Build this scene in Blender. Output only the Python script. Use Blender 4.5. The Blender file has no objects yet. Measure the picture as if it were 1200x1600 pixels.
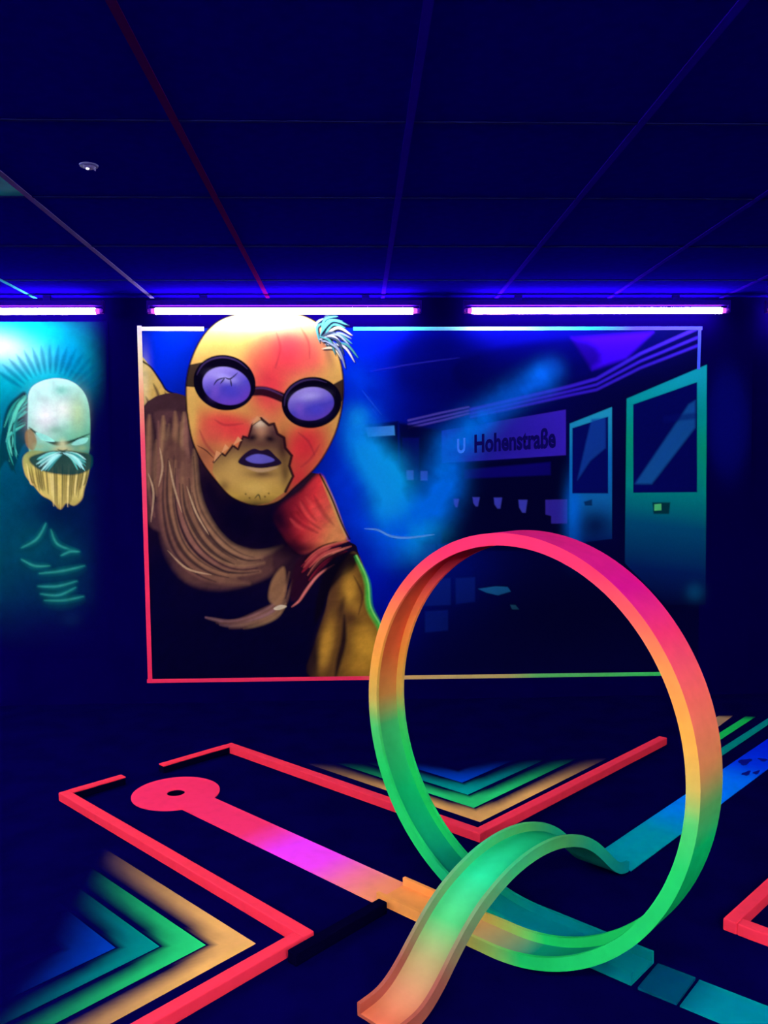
import bpy, bmesh, math, random
import numpy as np
from mathutils import Matrix, Vector

random.seed(4)
rng = np.random.default_rng(4)
scene = bpy.context.scene
COL = scene.collection

# ------------------------------------------------------------------ camera
FPX, EYE, WALL_Y, CEIL = 1310.0, 1.345, 4.76, 2.285
PITCH, YAW, ROLL = math.atan(72 / FPX), math.atan(42 / FPX), -0.007
_fw = np.array([math.sin(YAW) * math.cos(PITCH), math.cos(YAW) * math.cos(PITCH), -math.sin(PITCH)])
_r0 = np.array([math.cos(YAW), -math.sin(YAW), 0.0])
_u0 = np.cross(_r0, _fw)
_rt = _r0 * math.cos(ROLL) + _u0 * math.sin(ROLL)
_up = -_r0 * math.sin(ROLL) + _u0 * math.cos(ROLL)
cam_d = bpy.data.cameras.new('camera')
cam_d.sensor_fit = 'VERTICAL'
cam_d.sensor_height = 36.0
cam_d.lens = 36.0 * FPX / 1600.0
cam_d.clip_start = 0.05
cam = bpy.data.objects.new('camera', cam_d)
COL.objects.link(cam)
cam.matrix_world = Matrix(((_rt[0], _up[0], -_fw[0], 0), (_rt[1], _up[1], -_fw[1], 0),
                           (_rt[2], _up[2], -_fw[2], EYE), (0, 0, 0, 1)))
scene.camera = cam

# ------------------------------------------------------------------ world, exposure
world = bpy.data.worlds.new('world')
scene.world = world
world.use_nodes = True
world.node_tree.nodes['Background'].inputs[0].default_value = (0.0, 0.0, 0.0, 1)
scene.view_settings.view_transform = 'Standard'
scene.view_settings.look = 'None'
scene.view_settings.gamma = 1
scene.view_settings.exposure = 0.0
scene.view_settings.use_curve_mapping = False
TUBE_POWER = 44.0            # radiance of the tubes along the mural wall
ROOM_POWER = 240.0           # stronger tubes that light the lanes
TUBE_TINT = (0.95, 0.88, 1.05)

# ------------------------------------------------------------------ helpers
def lin(c):
    c = np.asarray(c, float) / 255.0
    return np.where(c <= 0.04045, c / 12.92, ((c + 0.055) / 1.055) ** 2.4)

def paint(name, rgb=None, rough=0.7, spec=0.12, grain=0.06, scale=40.0, attr=False):
    """matt wall or board paint; colour from a value or the mesh's own 'Col' paint layer"""
    m = bpy.data.materials.new(name)
    m.use_nodes = True
    nt = m.node_tree
    b = nt.nodes['Principled BSDF']
    b.inputs['Roughness'].default_value = rough
    b.inputs['Specular IOR Level'].default_value = spec
    tc = nt.nodes.new('ShaderNodeTexCoord')
    nz = nt.nodes.new('ShaderNodeTexNoise')
    nz.inputs['Scale'].default_value = scale
    nz.inputs['Detail'].default_value = 4
    nt.links.new(tc.outputs['Object'], nz.inputs['Vector'])
    mr = nt.nodes.new('ShaderNodeMapRange')
    mr.inputs['From Min'].default_value = 0.3
    mr.inputs['From Max'].default_value = 0.7
    mr.inputs['To Min'].default_value = 1 - grain
    mr.inputs['To Max'].default_value = 1 + grain
    nt.links.new(nz.outputs['Fac'], mr.inputs['Value'])
    mul = nt.nodes.new('ShaderNodeVectorMath')
    mul.operation = 'SCALE'
    if attr:
        at = nt.nodes.new('ShaderNodeAttribute')
        at.attribute_name = 'Col'
        nt.links.new(at.outputs['Color'], mul.inputs[0])
    else:
        mul.inputs[0].default_value = tuple(lin(rgb))
    nt.links.new(mr.outputs['Result'], mul.inputs['Scale'])
    nt.links.new(mul.outputs['Vector'], b.inputs['Base Color'])
    return m

def emitter(name, rgb, strength):
    m = bpy.data.materials.new(name)
    m.use_nodes = True
    nt = m.node_tree
    nt.nodes.clear()
    e = nt.nodes.new('ShaderNodeEmission')
    e.inputs['Color'].default_value = (*rgb, 1)
    e.inputs['Strength'].default_value = strength
    o = nt.nodes.new('ShaderNodeOutputMaterial')
    nt.links.new(e.outputs[0], o.inputs[0])
    return m

def tag(o, label=None, cat=None, group=None, kind=None):
    if label: o['label'] = label
    if cat: o['category'] = cat
    if group: o['group'] = group
    if kind: o['kind'] = kind
    return o

def empty(name, loc, rotz=0.0):
    o = bpy.data.objects.new(name, None)
    o.empty_display_size = 0.1
    COL.objects.link(o)
    o.location = loc
    o.rotation_euler = (0, 0, rotz)
    return o

def mesh_obj(name, me, mat, parent=None):
    o = bpy.data.objects.new(name, me)
    if mat and not me.materials:
        me.materials.append(mat)
    COL.objects.link(o)
    if parent:
        o.parent = parent
    return o

def from_bm(name, bm, mat, parent=None):
    me = bpy.data.meshes.new(name)
    bm.normal_update()
    bm.to_mesh(me)
    bm.free()
    return mesh_obj(name, me, mat, parent)

def box_bm(x0, x1, y0, y1, z0, z1, bevel=0.0):
    bm = bmesh.new()
    bmesh.ops.create_cube(bm, size=1)
    bmesh.ops.scale(bm, vec=(x1 - x0, y1 - y0, z1 - z0), verts=bm.verts)
    bmesh.ops.translate(bm, vec=((x0 + x1) / 2, (y0 + y1) / 2, (z0 + z1) / 2), verts=bm.verts)
    if bevel:
        bmesh.ops.bevel(bm, geom=bm.edges[:], offset=bevel, segments=2, affect='EDGES', profile=0.6)
    return bm

def cyl_bm(p0, p1, r0, r1=None, seg=16):
    r1 = r0 if r1 is None else r1
    p0, p1 = Vector(p0), Vector(p1)
    d = p1 - p0
    bm = bmesh.new()
    bmesh.ops.create_cone(bm, cap_ends=True, segments=seg, radius1=r0, radius2=r1, depth=d.length)
    bmesh.ops.transform(bm, matrix=Matrix.Translation((p0 + p1) / 2) @ d.to_track_quat('Z', 'Y').to_matrix().to_4x4(), verts=bm.verts)
    for f in bm.faces:
        f.smooth = len(f.verts) == 4
    return bm

def coloured(name, verts, faces, cols, mat, parent=None, smooth=False):
    """mesh with a per-vertex paint layer (linear rgb)"""
    me = bpy.data.meshes.new(name)
    me.from_pydata([tuple(v) for v in verts], [], [tuple(f) for f in faces])
    ca = me.color_attributes.new('Col', 'FLOAT_COLOR', 'POINT')
    c = np.ones((len(verts), 4), np.float32)
    c[:, :3] = cols
    ca.data.foreach_set('color', c.ravel())
    if smooth:
        me.polygons.foreach_set('use_smooth', [True] * len(me.polygons))
    me.update()
    return mesh_obj(name, me, mat, parent)

def ramp(x, stops):
    """piecewise colour along x: stops = [(x, (r,g,b) sRGB)] -> linear"""
    xs = [s[0] for s in stops]
    cs = np.array([lin(s[1]) for s in stops])
    x = np.asarray(x, float)
    return np.stack([np.interp(x, xs, cs[:, k]) for k in range(3)], -1)

# ------------------------------------------------------------------ materials
M_floor = paint('floor_dark_vinyl', (3, 1, 54), 0.7, 0.0, 0.18, 6)
M_wall = paint('wall_dark_blue', (4, 0, 62), 0.8, 0.0, 0.12, 5)
M_tile = paint('ceiling_tile_dark', (16, 0, 162), 0.8, 0.0, 0.10, 25)
M_tile_teal = paint('ceiling_tile_teal', (50, 235, 205), 0.7, 0.1, 0.08, 20)
M_rail = paint('ceiling_rail_grey', (34, 38, 128), 0.6, 0.0, 0.05, 30)
M_rail_reflect_cyan = paint('ceiling_rail_cyan_reflection', (60, 150, 190), 0.6, 0.0, 0.05, 30)  # reflections of mural and tubes put into the long rails' colours
M_rail_reflect_lilac = paint('ceiling_rail_lilac_reflection', (130, 110, 190), 0.6, 0.0, 0.05, 30)
M_rail_reflect_magenta = paint('ceiling_rail_magenta_reflection', (96, 2, 112), 0.6, 0.0, 0.05, 30)
M_rail_reflect_violet = paint('ceiling_rail_violet_reflection', (44, 4, 200), 0.6, 0.0, 0.05, 30)
M_black = paint('black_board', (3, 2, 30), 0.8, 0.0, 0.1, 30)
M_red = paint('fluorescent_red_paint', (255, 52, 74), 0.6, 0.1, 0.05, 25)
M_col = paint('fluorescent_paint', None, 0.6, 0.0, 0.05, 22, attr=True)
M_mural = paint('mural_paint', None, 0.85, 0.0, 0.03, 90, attr=True)
M_house = paint('lamp_housing', (50, 10, 150), 0.6, 0.0, 0.03, 30)
M_refl = paint('added_lamp_reflector', (225, 225, 230), 0.5, 0.1, 0.02, 30)
M_cap = paint('lamp_cap', (200, 60, 255), 0.5, 0.2, 0.03, 30)
M_sensor = paint('sensor_plastic', (150, 145, 215), 0.4, 0.3, 0.02, 30)
M_tube = emitter('blacklight_tube', TUBE_TINT, TUBE_POWER)
M_tube_room = emitter('blacklight_tube_strong', TUBE_TINT, ROOM_POWER)
M_tube_end = emitter('blacklight_tube_end', (0.75, 0.12, 1.0), 1.3)
M_led = emitter('indicator_led', (1.0, 1.0, 1.0), 3.0)

# ------------------------------------------------------------------ room shell
X0, X1, Y0, Y1 = -3.30, 4.20, -3.00, WALL_Y
CUP = (-0.758, 3.419)
CUP_R = 0.036
def build_floor():
    bm = bmesh.new()
    a = 0.06
    xs = [X0 - .1, CUP[0] - a, CUP[0] + a, X1 + .1]
    ys = [Y0 - .1, CUP[1] - a, CUP[1] + a, Y1 + .1]
    g = [[bm.verts.new((x, y, 0)) for x in xs] for y in ys]
    for j in range(3):
        for i in range(3):
            if (i, j) != (1, 1):
                bm.faces.new((g[j][i], g[j][i + 1], g[j + 1][i + 1], g[j + 1][i]))
    n = 32
    circ = [bm.verts.new((CUP[0] + CUP_R * math.cos(2 * math.pi * k / n), CUP[1] + CUP_R * math.sin(2 * math.pi * k / n), 0)) for k in range(n)]
    corners = [g[2][2], g[2][1], g[1][1], g[1][2]]                 # at 45, 135, 225, 315 degrees
    for q in range(4):
        s = (4 + 8 * q) % n
        for k in range(-4, 4):
            bm.faces.new((circ[(s + k) % n], corners[q], circ[(s + k + 1) % n]))
        t = corners[(q + 1) % 4]
        bm.faces.new((circ[(s + 4) % n], corners[q], t))
    bmesh.ops.recalc_face_normals(bm, faces=bm.faces)
    return from_bm('floor', bm, M_floor)
tag(build_floor(), 'dark navy floor of the blacklight room', kind='structure')
for nm, args, lb in (('wall_back', (X0 - .1, X1 + .1, Y1, Y1 + .1, 0, 2.36), 'dark blue wall carrying the murals'),
                     ('wall_left', (X0 - .1, X0, Y0, Y1, 0, 2.36), 'dark blue side wall on the left'),
                     ('wall_right', (X1, X1 + .1, Y0, Y1, 0, 2.36), 'dark blue side wall on the right'),
                     ('wall_front', (X0 - .1, X1 + .1, Y0 - .1, Y0, 0, 2.36), 'dark blue wall behind the viewer')):
    tag(from_bm(nm, box_bm(*args), M_wall), lb, kind='structure')

ceiling = tag(from_bm('ceiling', box_bm(X0 - .1, X1 + .1, Y0 - .1, Y1 + .1, 2.36, 2.42), M_tile), 'dark suspended ceiling with square tiles', kind='structure')
PX, PY = 0.641, 0.652
gx = sorted([-1.128 + PX * k for k in range(-3, 9) if X0 + .05 < -1.128 + PX * k < X1 - .05])
gy = sorted([4.309 - PY * k for k in range(0, 12) if 4.309 - PY * k > Y0 + .05])
ex, ey = [X0] + gx + [X1], [Y0] + gy + [Y1]
tile_cache = {}
for i in range(len(ex) - 1):
    for j in range(len(ey) - 1):
        w, d = ex[i + 1] - ex[i], ey[j + 1] - ey[j]
        teal = abs(ex[i + 1] + 1.128) < .01 and abs(ey[j + 1] - 3.005) < .02
        key = (round(w, 3), round(d, 3), teal)
        if key not in tile_cache:
            bm = box_bm(-w / 2 + .006, w / 2 - .006, -d / 2 + .006, d / 2 - .006, 0, .016, .003)
            me = bpy.data.meshes.new('ceiling_tile')
            bm.to_mesh(me); bm.free()
            me.materials.append(M_tile_teal if teal else M_tile)
            tile_cache[key] = me
        o = mesh_obj('ceiling_tile', tile_cache[key], None, ceiling)
        o.location = ((ex[i] + ex[i + 1]) / 2, (ey[j] + ey[j + 1]) / 2, CEIL + .002)
        if teal: o['label'] = 'teal painted ceiling tile'
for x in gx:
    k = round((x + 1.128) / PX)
    m = {-1: M_rail_reflect_cyan, 0: M_rail_reflect_lilac, 1: M_rail_reflect_magenta}.get(k, M_rail_reflect_violet)  # each long rail painted with its reflected tint
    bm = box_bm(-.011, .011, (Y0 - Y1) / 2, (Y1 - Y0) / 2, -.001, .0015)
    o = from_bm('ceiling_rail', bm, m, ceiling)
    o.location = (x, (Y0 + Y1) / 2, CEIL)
for y in gy:
    o = from_bm('ceiling_cross_rail', box_bm((X0 - X1) / 2, (X1 - X0) / 2, -.006, .006, -.0006, .0015), M_rail, ceiling)
    o.location = ((X0 + X1) / 2, y, CEIL)

# ------------------------------------------------------------------ blacklight tubes
def tube_light(c, length, rotz, label, group='blacklight tubes along the ceiling edge', mat=None):
    """batten lamp hung from the ceiling: local x runs along the tube"""
    root = tag(empty('tube_light', (c[0], c[1], c[2]), rotz), label, 'lamp', group)
    h = length / 2
    from_bm('tube', cyl_bm((-h + .035, 0, 0), (h - .035, 0, 0), .0172, seg=10), mat or M_tube, root)
    for s in (-1, 1):
        from_bm('tube_end', cyl_bm((s * (h - .035), 0, 0), (s * (h - .012), 0, 0), .0172, .013, seg=12), M_tube_end, root)
        from_bm('end_cap', cyl_bm((s * (h - .012), 0, 0), (s * (h + .006), 0, 0), .0150, seg=14), M_cap, root)
        from_bm('lamp_holder', box_bm(s * h + .006 * s - .006, s * h + .006 * s + .006, -.012, .012, -.012, .056, .002), M_house, root)
        from_bm('bracket', box_bm(s * h * .6 - .02, s * h * .6 + .02, -.01, .01, .055, CEIL - .0055 - c[2]), M_house, root)
    from_bm('housing', box_bm(-h, h, -.014, .014, .028, .056, .003), M_house, root)
    if mat:                                                        # wings added to keep the unseen tubes' light off the ceiling
        for s in (-1, 1):
            bm = box_bm(-h, h, 0, .085, 0, .003)
            bmesh.ops.rotate(bm, cent=(0, 0, 0), matrix=Matrix.Rotation(-.40, 3, 'X'), verts=bm.verts)
            if s < 0:
                bmesh.ops.rotate(bm, cent=(0, 0, 0), matrix=Matrix.Rotation(math.pi, 3, 'Z'), verts=bm.verts)
            bmesh.ops.translate(bm, vec=(0, s * .013, .03), verts=bm.verts)
            from_bm('added_reflector', bm, M_refl, root)
    return root
TY = 4.66
TZ = EYE + (2.214 - EYE) * TY / WALL_Y
k = TY / WALL_Y
for xa, xb, lb in ((-2.91, -1.405, 'violet tube lamp over the green bearded painting'),
                   (-1.147, 0.359, 'violet tube lamp above the masked head in the framed mural'),
                   (0.619, 2.117, 'violet tube lamp above the painted station and doors'),
                   (2.345, 3.85, 'violet tube lamp cut off by the right picture edge')):
    tube_light(((xa + xb) / 2 * k, TY, TZ), (xb - xa) * k, 0, lb)
for y, w_ in ((-1.9, 'rearmost'), (-0.1, 'second from the rear'), (1.7, 'third from the rear'), (3.4, 'nearest the murals')):
    tube_light((X0 + .10, y, TZ), 1.48, math.pi / 2, f'violet tube lamp on the left side wall, {w_}', 'blacklight tubes on the left wall', M_tube_room if y > 1 else M_tube)
for y, w_ in ((-1.9, 'nearer the rear wall'), (0.2, 'nearer the lanes')):
    tube_light((X1 - .10, y, TZ), 1.48, math.pi / 2, f'violet tube lamp on the right side wall, {w_}', 'blacklight tubes on the right wall', M_tube)
for y, w_ in ((-0.4, 'over the near end of the lanes'), (-1.9, 'deep behind the lanes')):
    for x, v_ in ((-1.7, 'leftmost'), (.2, 'middle one'), (2.1, 'rightmost')):
        tube_light((x, y, TZ), 1.48, 0, f'violet tube lamp hung {w_}, {v_} of its row', 'blacklight tubes in rows under the ceiling', M_tube_room)

# ------------------------------------------------------------------ ceiling sensor
sn = tag(empty('ceiling_sensor', (-0.826, 2.695, CEIL + .002)), 'small round lilac ceiling sensor with a white indicator dot', 'sensor')
from_bm('base_ring', cyl_bm((0, 0, 0), (0, 0, -.005), .029, .027, 24), M_sensor, sn)
from_bm('dome', cyl_bm((0, 0, -.005), (0, 0, -.011), .021, .012, 24), M_sensor, sn)
from_bm('indicator', cyl_bm((-.003, -.004, -.0108), (-.003, -.004, -.014), .0052, .004, 12), M_led, sn)
from_bm('clip', box_bm(.012, .016, .010, .020, -.012, -.003, .001), M_sensor, sn)

# ------------------------------------------------------------------ wall murals
def wall_uv(x, z):
    """sketch coordinates (units of the 1200 x 1600 study) of a point on the back wall"""
    v = np.stack([x, np.full_like(x, WALL_Y), z - EYE], -1)
    d = v @ _fw
    return 600 + FPX * (v @ _rt) / d, 800 - FPX * (v @ _up) / d

def wall_xz(u, v):
    d = _fw + _rt * (u - 600) / FPX - _up * (v - 800) / FPX
    t = WALL_Y / d[1]
    return d[0] * t, EYE + d[2] * t

def smooth_poly(pts, n=5, closed=True):
    p = np.array(pts, float)
    m = len(p)
    out = []
    for i in range(m if closed else m - 1):
        if closed:
            a, b, c, d = p[i - 1], p[i], p[(i + 1) % m], p[(i + 2) % m]
        else:
            a, b, c, d = p[max(i - 1, 0)], p[i], p[i + 1], p[min(i + 2, m - 1)]
        for k in range(n):
            t = k / n
            out.append(.5 * (2 * b + (c - a) * t + (2 * a - 5 * b + 4 * c - d) * t * t + (3 * b - a - 3 * c + d) * t ** 3))
    if not closed:
        out.append(p[-1])
    return np.array(out)

class Canvas:
    def __init__(s, x0, x1, z0, z1, cell):
        s.nx, s.nz = int((x1 - x0) / cell) + 1, int((z1 - z0) / cell) + 1
        s.x, s.z = np.linspace(x0, x1, s.nx), np.linspace(z1, z0, s.nz)
        X, Z = np.meshgrid(s.x, s.z)
        s.X, s.Z = X, Z
        s.U, s.V = wall_uv(X, Z)
        s.rgb = np.zeros((s.nz, s.nx, 3))
        s.clip = None

    def win(s, u0, v0, u1, v1, pad):
        ju = np.where((s.U[0] >= u0 - pad) & (s.U[0] <= u1 + pad))[0]
        jl = np.where((s.U[-1] >= u0 - pad) & (s.U[-1] <= u1 + pad))[0]
        ku = np.where((s.V[:, 0] >= v0 - pad) & (s.V[:, 0] <= v1 + pad))[0]
        kl = np.where((s.V[:, -1] >= v0 - pad) & (s.V[:, -1] <= v1 + pad))[0]
        js, ks = np.concatenate([ju, jl]), np.concatenate([ku, kl])
        if len(js) == 0 or len(ks) == 0:
            return None
        return slice(ks.min(), ks.max() + 1), slice(js.min(), js.max() + 1)

    def put(s, w, a, col):
        if s.clip is not None:
            a = a * s.clip[w]
        c = col(s.U[w], s.V[w]) if callable(col) else np.asarray(col, float)
        s.rgb[w] = s.rgb[w] * (1 - a[..., None]) + c * a[..., None]

    def mask_poly(s, pts, soft, smooth):
        p = smooth_poly(pts) if smooth else np.array(pts, float)
        w = s.win(p[:, 0].min(), p[:, 1].min(), p[:, 0].max(), p[:, 1].max(), soft + 3)
        if w is None:
            return None, None
        U, V = s.U[w], s.V[w]
        ins = np.zeros(U.shape, bool)
        d2 = np.full(U.shape, 1e9)
        for i in range(len(p)):
            (ax, ay), (bx, by) = p[i - 1], p[i]
            if ay != by:
                ins ^= ((ay > V) != (by > V)) & (U < (bx - ax) * (V - ay) / (by - ay) + ax)
            L = (bx - ax) ** 2 + (by - ay) ** 2 + 1e-9
            t = np.clip(((U - ax) * (bx - ax) + (V - ay) * (by - ay)) / L, 0, 1)
            d2 = np.minimum(d2, (U - ax - t * (bx - ax)) ** 2 + (V - ay - t * (by - ay)) ** 2)
        sd = np.where(ins, np.sqrt(d2), -np.sqrt(d2))
        a = np.clip(sd / max(soft, .8) + .5, 0, 1)
        return w, a * a * (3 - 2 * a)

    def poly(s, pts, col, soft=1.4, op=1.0, smooth=True):
        w, a = s.mask_poly(pts, soft, smooth)
        if w is not None:
            s.put(w, a * op, col)

    def blob(s, cx, cy, rx, ry, col, op=1.0, rot=0.0, p=1.0):
        R = max(rx, ry) * 2
        w = s.win(cx - R, cy - R, cx + R, cy + R, 0)
        if w is None:
            return
        c, sn_ = math.cos(rot), math.sin(rot)
        dx, dy = s.U[w] - cx, s.V[w] - cy
        q = ((dx * c + dy * sn_) / rx) ** 2 + ((-dx * sn_ + dy * c) / ry) ** 2
        s.put(w, op * np.exp(-1.2 * q ** p), col)

    def stroke(s, pts, w0, col, op=1.0, soft=1.2, taper=True, smooth=True):
        p = smooth_poly(pts, 6, False) if smooth and len(pts) > 2 else np.array(pts, float)
        pad = w0 + soft + 2
        w = s.win(p[:, 0].min(), p[:, 1].min(), p[:, 0].max(), p[:, 1].max(), pad)
        if w is None:
            return
        U, V = s.U[w], s.V[w]
        n = len(p) - 1
        best = np.full(U.shape, 1e9)
        for i in range(n):
            (ax, ay), (bx, by) = p[i], p[i + 1]
            L = (bx - ax) ** 2 + (by - ay) ** 2 + 1e-9
            t = np.clip(((U - ax) * (bx - ax) + (V - ay) * (by - ay)) / L, 0, 1)
            d = np.sqrt((U - ax - t * (bx - ax)) ** 2 + (V - ay - t * (by - ay)) ** 2)
            g = (i + t) / n
            hw = w0 / 2 * (np.sin(math.pi * np.clip(g, .02, .98)) ** .6 if taper else 1.0)
            best = np.minimum(best, d - hw)
        a = np.clip(.5 - best / soft, 0, 1)
        s.put(w, a * op, col)

    def part(s, name, fmask, mat, parent, depth=0.003):
        """paint layer of the masked cells as one mesh, just proud of the plaster"""
        jj, ii = np.where(fmask)
        idx = np.arange(s.nx * s.nz).reshape(s.nz, s.nx)
        q = np.stack([idx[jj, ii], idx[jj + 1, ii], idx[jj + 1, ii + 1], idx[jj, ii + 1]], -1)
        used, inv = np.unique(q, return_inverse=True)
        q = inv.reshape(q.shape)
        co = np.stack([s.X.ravel()[used], np.full(len(used), WALL_Y - depth), s.Z.ravel()[used]], -1)
        co = co - np.array(parent.location)
        me = bpy.data.meshes.new(name)
        me.vertices.add(len(co)); me.vertices.foreach_set('co', co.astype(np.float32).ravel())
        me.loops.add(q.size); me.loops.foreach_set('vertex_index', q.astype(np.int32).ravel())
        me.polygons.add(len(q)); me.polygons.foreach_set('loop_start', np.arange(0, q.size, 4, dtype=np.int32))
        me.update(calc_edges=True)
        ca = me.color_attributes.new('Col', 'FLOAT_COLOR', 'POINT')
        c = np.ones((len(used), 4), np.float32)
        c[:, :3] = np.clip(s.rgb.reshape(-1, 3)[used], 0, 1)
        ca.data.foreach_set('color', c.ravel())
        return mesh_obj(name, me, mat, parent)

def fbm(U, V, scale, seed, octaves=4):
    r = np.random.default_rng(seed)
    out, amp, tot = 0, 1.0, 0
    for o in range(octaves):
        N = 64
        g = r.random((N, N))
        x, y = U / scale * 2 ** o, V / scale * 2 ** o
        xi, yi = np.floor(x).astype(int), np.floor(y).astype(int)
        fx, fy = x - xi, y - yi
        fx, fy = fx * fx * (3 - 2 * fx), fy * fy * (3 - 2 * fy)
        a, b = g[yi % N, xi % N], g[yi % N, (xi + 1) % N]
        c, d = g[(yi + 1) % N, xi % N], g[(yi + 1) % N, (xi + 1) % N]
        out = out + amp * ((a * (1 - fx) + b * fx) * (1 - fy) + (c * (1 - fx) + d * fx) * fy)
        tot += amp
        amp *= .5
    return out / tot

C = lambda r, g, b: lin((r, g, b))
def vgrad(stops):
    return lambda U, V: ramp(V, stops)
def ugrad(stops):
    return lambda U, V: ramp(U, stops)

MURAL_GAIN = 0.80                                                  # strength of the mural paint
def paint_main(cv):
    U, V = cv.U, cv.V
    cv.rgb[:] = C(4, 0, 62) / MURAL_GAIN
    inner = [(216, 513), (1096, 513), (1090, 1053), (233, 1065)]
    cv.poly(inner, C(5, 5, 60), 1, 1, False)
    w, frame = cv.mask_poly(inner, 1, False)
    clip = np.zeros(U.shape); clip[w] = frame
    cv.clip = clip
    # station hall, blue dusk
    cv.blob(250, 560, 70, 80, C(0, 50, 235), .95)
    cv.blob(565, 560, 110, 110, C(0, 35, 235), .95)
    cv.blob(640, 520, 160, 40, C(5, 20, 215), .7)
    cv.blob(560, 700, 70, 140, C(0, 40, 225), .9)
    cv.blob(820, 540, 170, 45, C(8, 8, 170), .8)
    cv.blob(720, 640, 190, 90, C(4, 6, 120), .6)
    cv.blob(590, 900, 70, 120, C(0, 25, 200), .9)
    cv.blob(690, 890, 90, 80, C(0, 22, 130), .8)
    cv.poly([(640, 520), (760, 545), (720, 620), (620, 600)], C(3, 4, 95), 40, .6)
    # ceiling of the platform
    cv.poly([(893, 528), (1020, 519), (978, 560), (925, 578)], C(62, 8, 240), 10, .9, False)
    cv.poly([(720, 560), (900, 530), (925, 575), (740, 610)], C(3, 3, 85), 16, .7)
    for k_, (o_, wd) in enumerate(((0, 5), (9, 4), (17, 4))):
        cv.stroke([(736, 640 + o_ * .7), (890, 604 + o_ * .8), (932, 592 + o_), (1000, 553 + o_ * 1.3), (1092, 512 + o_ * 1.6)], wd, C(68, 40, 235), .75, 3, False, False)
        cv.stroke([(638, 657 + o_ * .7), (690, 645 + o_ * .7), (732, 636 + o_ * .6)], 3, C(95, 85, 200), .75, 2, False, False)
    cv.stroke([(580, 580), (650, 568), (718, 559)], 2, C(50, 50, 200), .6, 2)
    cv.stroke([(566, 610), (596, 648)], 2, C(60, 110, 230), .6, 2)
    cv.stroke([(578, 634), (590, 650)], 2, C(60, 110, 230), .5, 2)
    # kiosk, pillars
    cv.poly([(564, 664), (622, 658), (622, 720), (600, 722), (574, 705)], C(3, 4, 60), 4, .95, False)
    cv.poly([(570, 668), (616, 665), (617, 680), (575, 683)], C(70, 165, 245), 2, 1, False)
    cv.poly([(622, 660), (690, 672), (690, 830), (640, 800), (626, 750)], C(3, 4, 58), 8, .95, False)
    cv.poly([(628, 684), (655, 684), (654, 750), (630, 750)], C(8, 10, 110), 5, .8, False)
    cv.poly([(690, 726), (886, 712), (886, 860), (690, 860)], C(3, 3, 46), 6, .9, False)
    cv.poly([(725, 734), (860, 722), (860, 742), (725, 748)], C(20, 8, 130), 5, .7, False)
    for (a, b, c, d) in ((635, 735, 646, 750), (657, 736, 668, 751)):
        cv.poly([(a, b), (c, b), (c, d), (a, d)], C(65, 95, 215), 2.5, .8, False)
    for (a, b, ww, hh) in ((713, 786, 9, 13), (744, 784, 11, 14), (778, 786, 13, 17), (817, 791, 14, 20)):
        cv.poly([(a - ww / 2, b - hh / 2), (a + ww / 2, b - hh / 2), (a + ww / 2 - 3, b + hh / 2), (a - 1, b + hh / 2), (a - ww / 2 + 1, b + 2)], C(70, 75, 200), 2.5, .85, False)
    cv.poly([(852, 781), (886, 780), (886, 818), (861, 818), (861, 806), (852, 804)], C(58, 45, 170), 2, .9, False)
    # name board of the station
    cv.poly(SIGN, lambda u, v: ramp(u, [(690, (30, 50, 200)), (760, (40, 34, 165)), (884, (66, 40, 205))]), 1.5, 1, False)
    # floor tiles and scraps
    for (p) in (((648, 852), (680, 850), (680, 882), (640, 884)), ((684, 850), (716, 848), (716, 880), (684, 882)),
                ((646, 905), (704, 903), (704, 945), (640, 948)), ((712, 903), (742, 902), (742, 940), (712, 944)),
                ((664, 955), (700, 953), (700, 985), (664, 988))):
        cv.poly(p, C(16, 45, 150), 4, .75, False)
    cv.poly([(747, 920), (775, 916), (793, 917), (798, 924), (778, 930), (760, 926)], C(35, 130, 190), 2, 1, False)
    cv.poly([(797, 945), (805, 945), (811, 952), (800, 952)], C(50, 130, 150), 2, 1, False)
    # smoke
    n1 = fbm(U, V, 70, 3); n2 = fbm(U, V, 34, 8)
    def smoke(pts, wd, op, col):
        p = smooth_poly(pts, 6, False)
        best = np.zeros(U.shape)
        for i, (a, b) in enumerate(p):
            r_ = wd[0] + (wd[1] - wd[0]) * i / (len(p) - 1)
            best = np.maximum(best, np.exp(-((U - a) ** 2 + (V - b) ** 2) / r_ ** 2))
        a = np.clip(best * (.55 + 1.1 * np.clip((n1 * .6 + n2 * .4 - .32) * 2.4, 0, 1)) * op, 0, 1)
        s_ = (slice(None), slice(None))
        cv.put(s_, a, col)
    smoke([(566, 690), (580, 720), (604, 750), (618, 800), (640, 825)], (24, 36), 1.5, C(10, 190, 255))
    smoke([(625, 830), (655, 800), (680, 780), (695, 740), (705, 705), (735, 672), (765, 645), (800, 620), (850, 590)], (34, 19), .95, C(0, 130, 255))
    smoke([(540, 750), (555, 800), (600, 850)], (40, 34), .6, C(0, 70, 250))
    smoke([(560, 590), (580, 640), (560, 680)], (30, 26), .6, C(0, 70, 245))
    smoke([(690, 735), (697, 700), (712, 690), (735, 668)], (16, 12), .9, C(0, 140, 255))
    smoke([(560, 655), (572, 700), (592, 745), (612, 790)], (20, 24), .6, C(20, 175, 255))
    smoke([(780, 640), (815, 612), (840, 600), (862, 580)], (16, 18), .4, C(20, 110, 255))
    cv.stroke([(570, 826), (590, 828), (612, 838), (640, 840), (678, 835)], 3, C(110, 190, 255), .8, 2)
    cv.blob(900, 960, 260, 90, C(3, 3, 44), .85)
    cv.blob(430, 1020, 250, 70, C(4, 3, 46), .9)
    # painted train doors (they break out of the frame)
    cv.clip = None
    cv.blob(1137, 660, 36, 90, C(8, 12, 130), .8, 0, 2)
    d1 = [(890, 662), (956, 636), (956, 842), (889, 850)]
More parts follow.
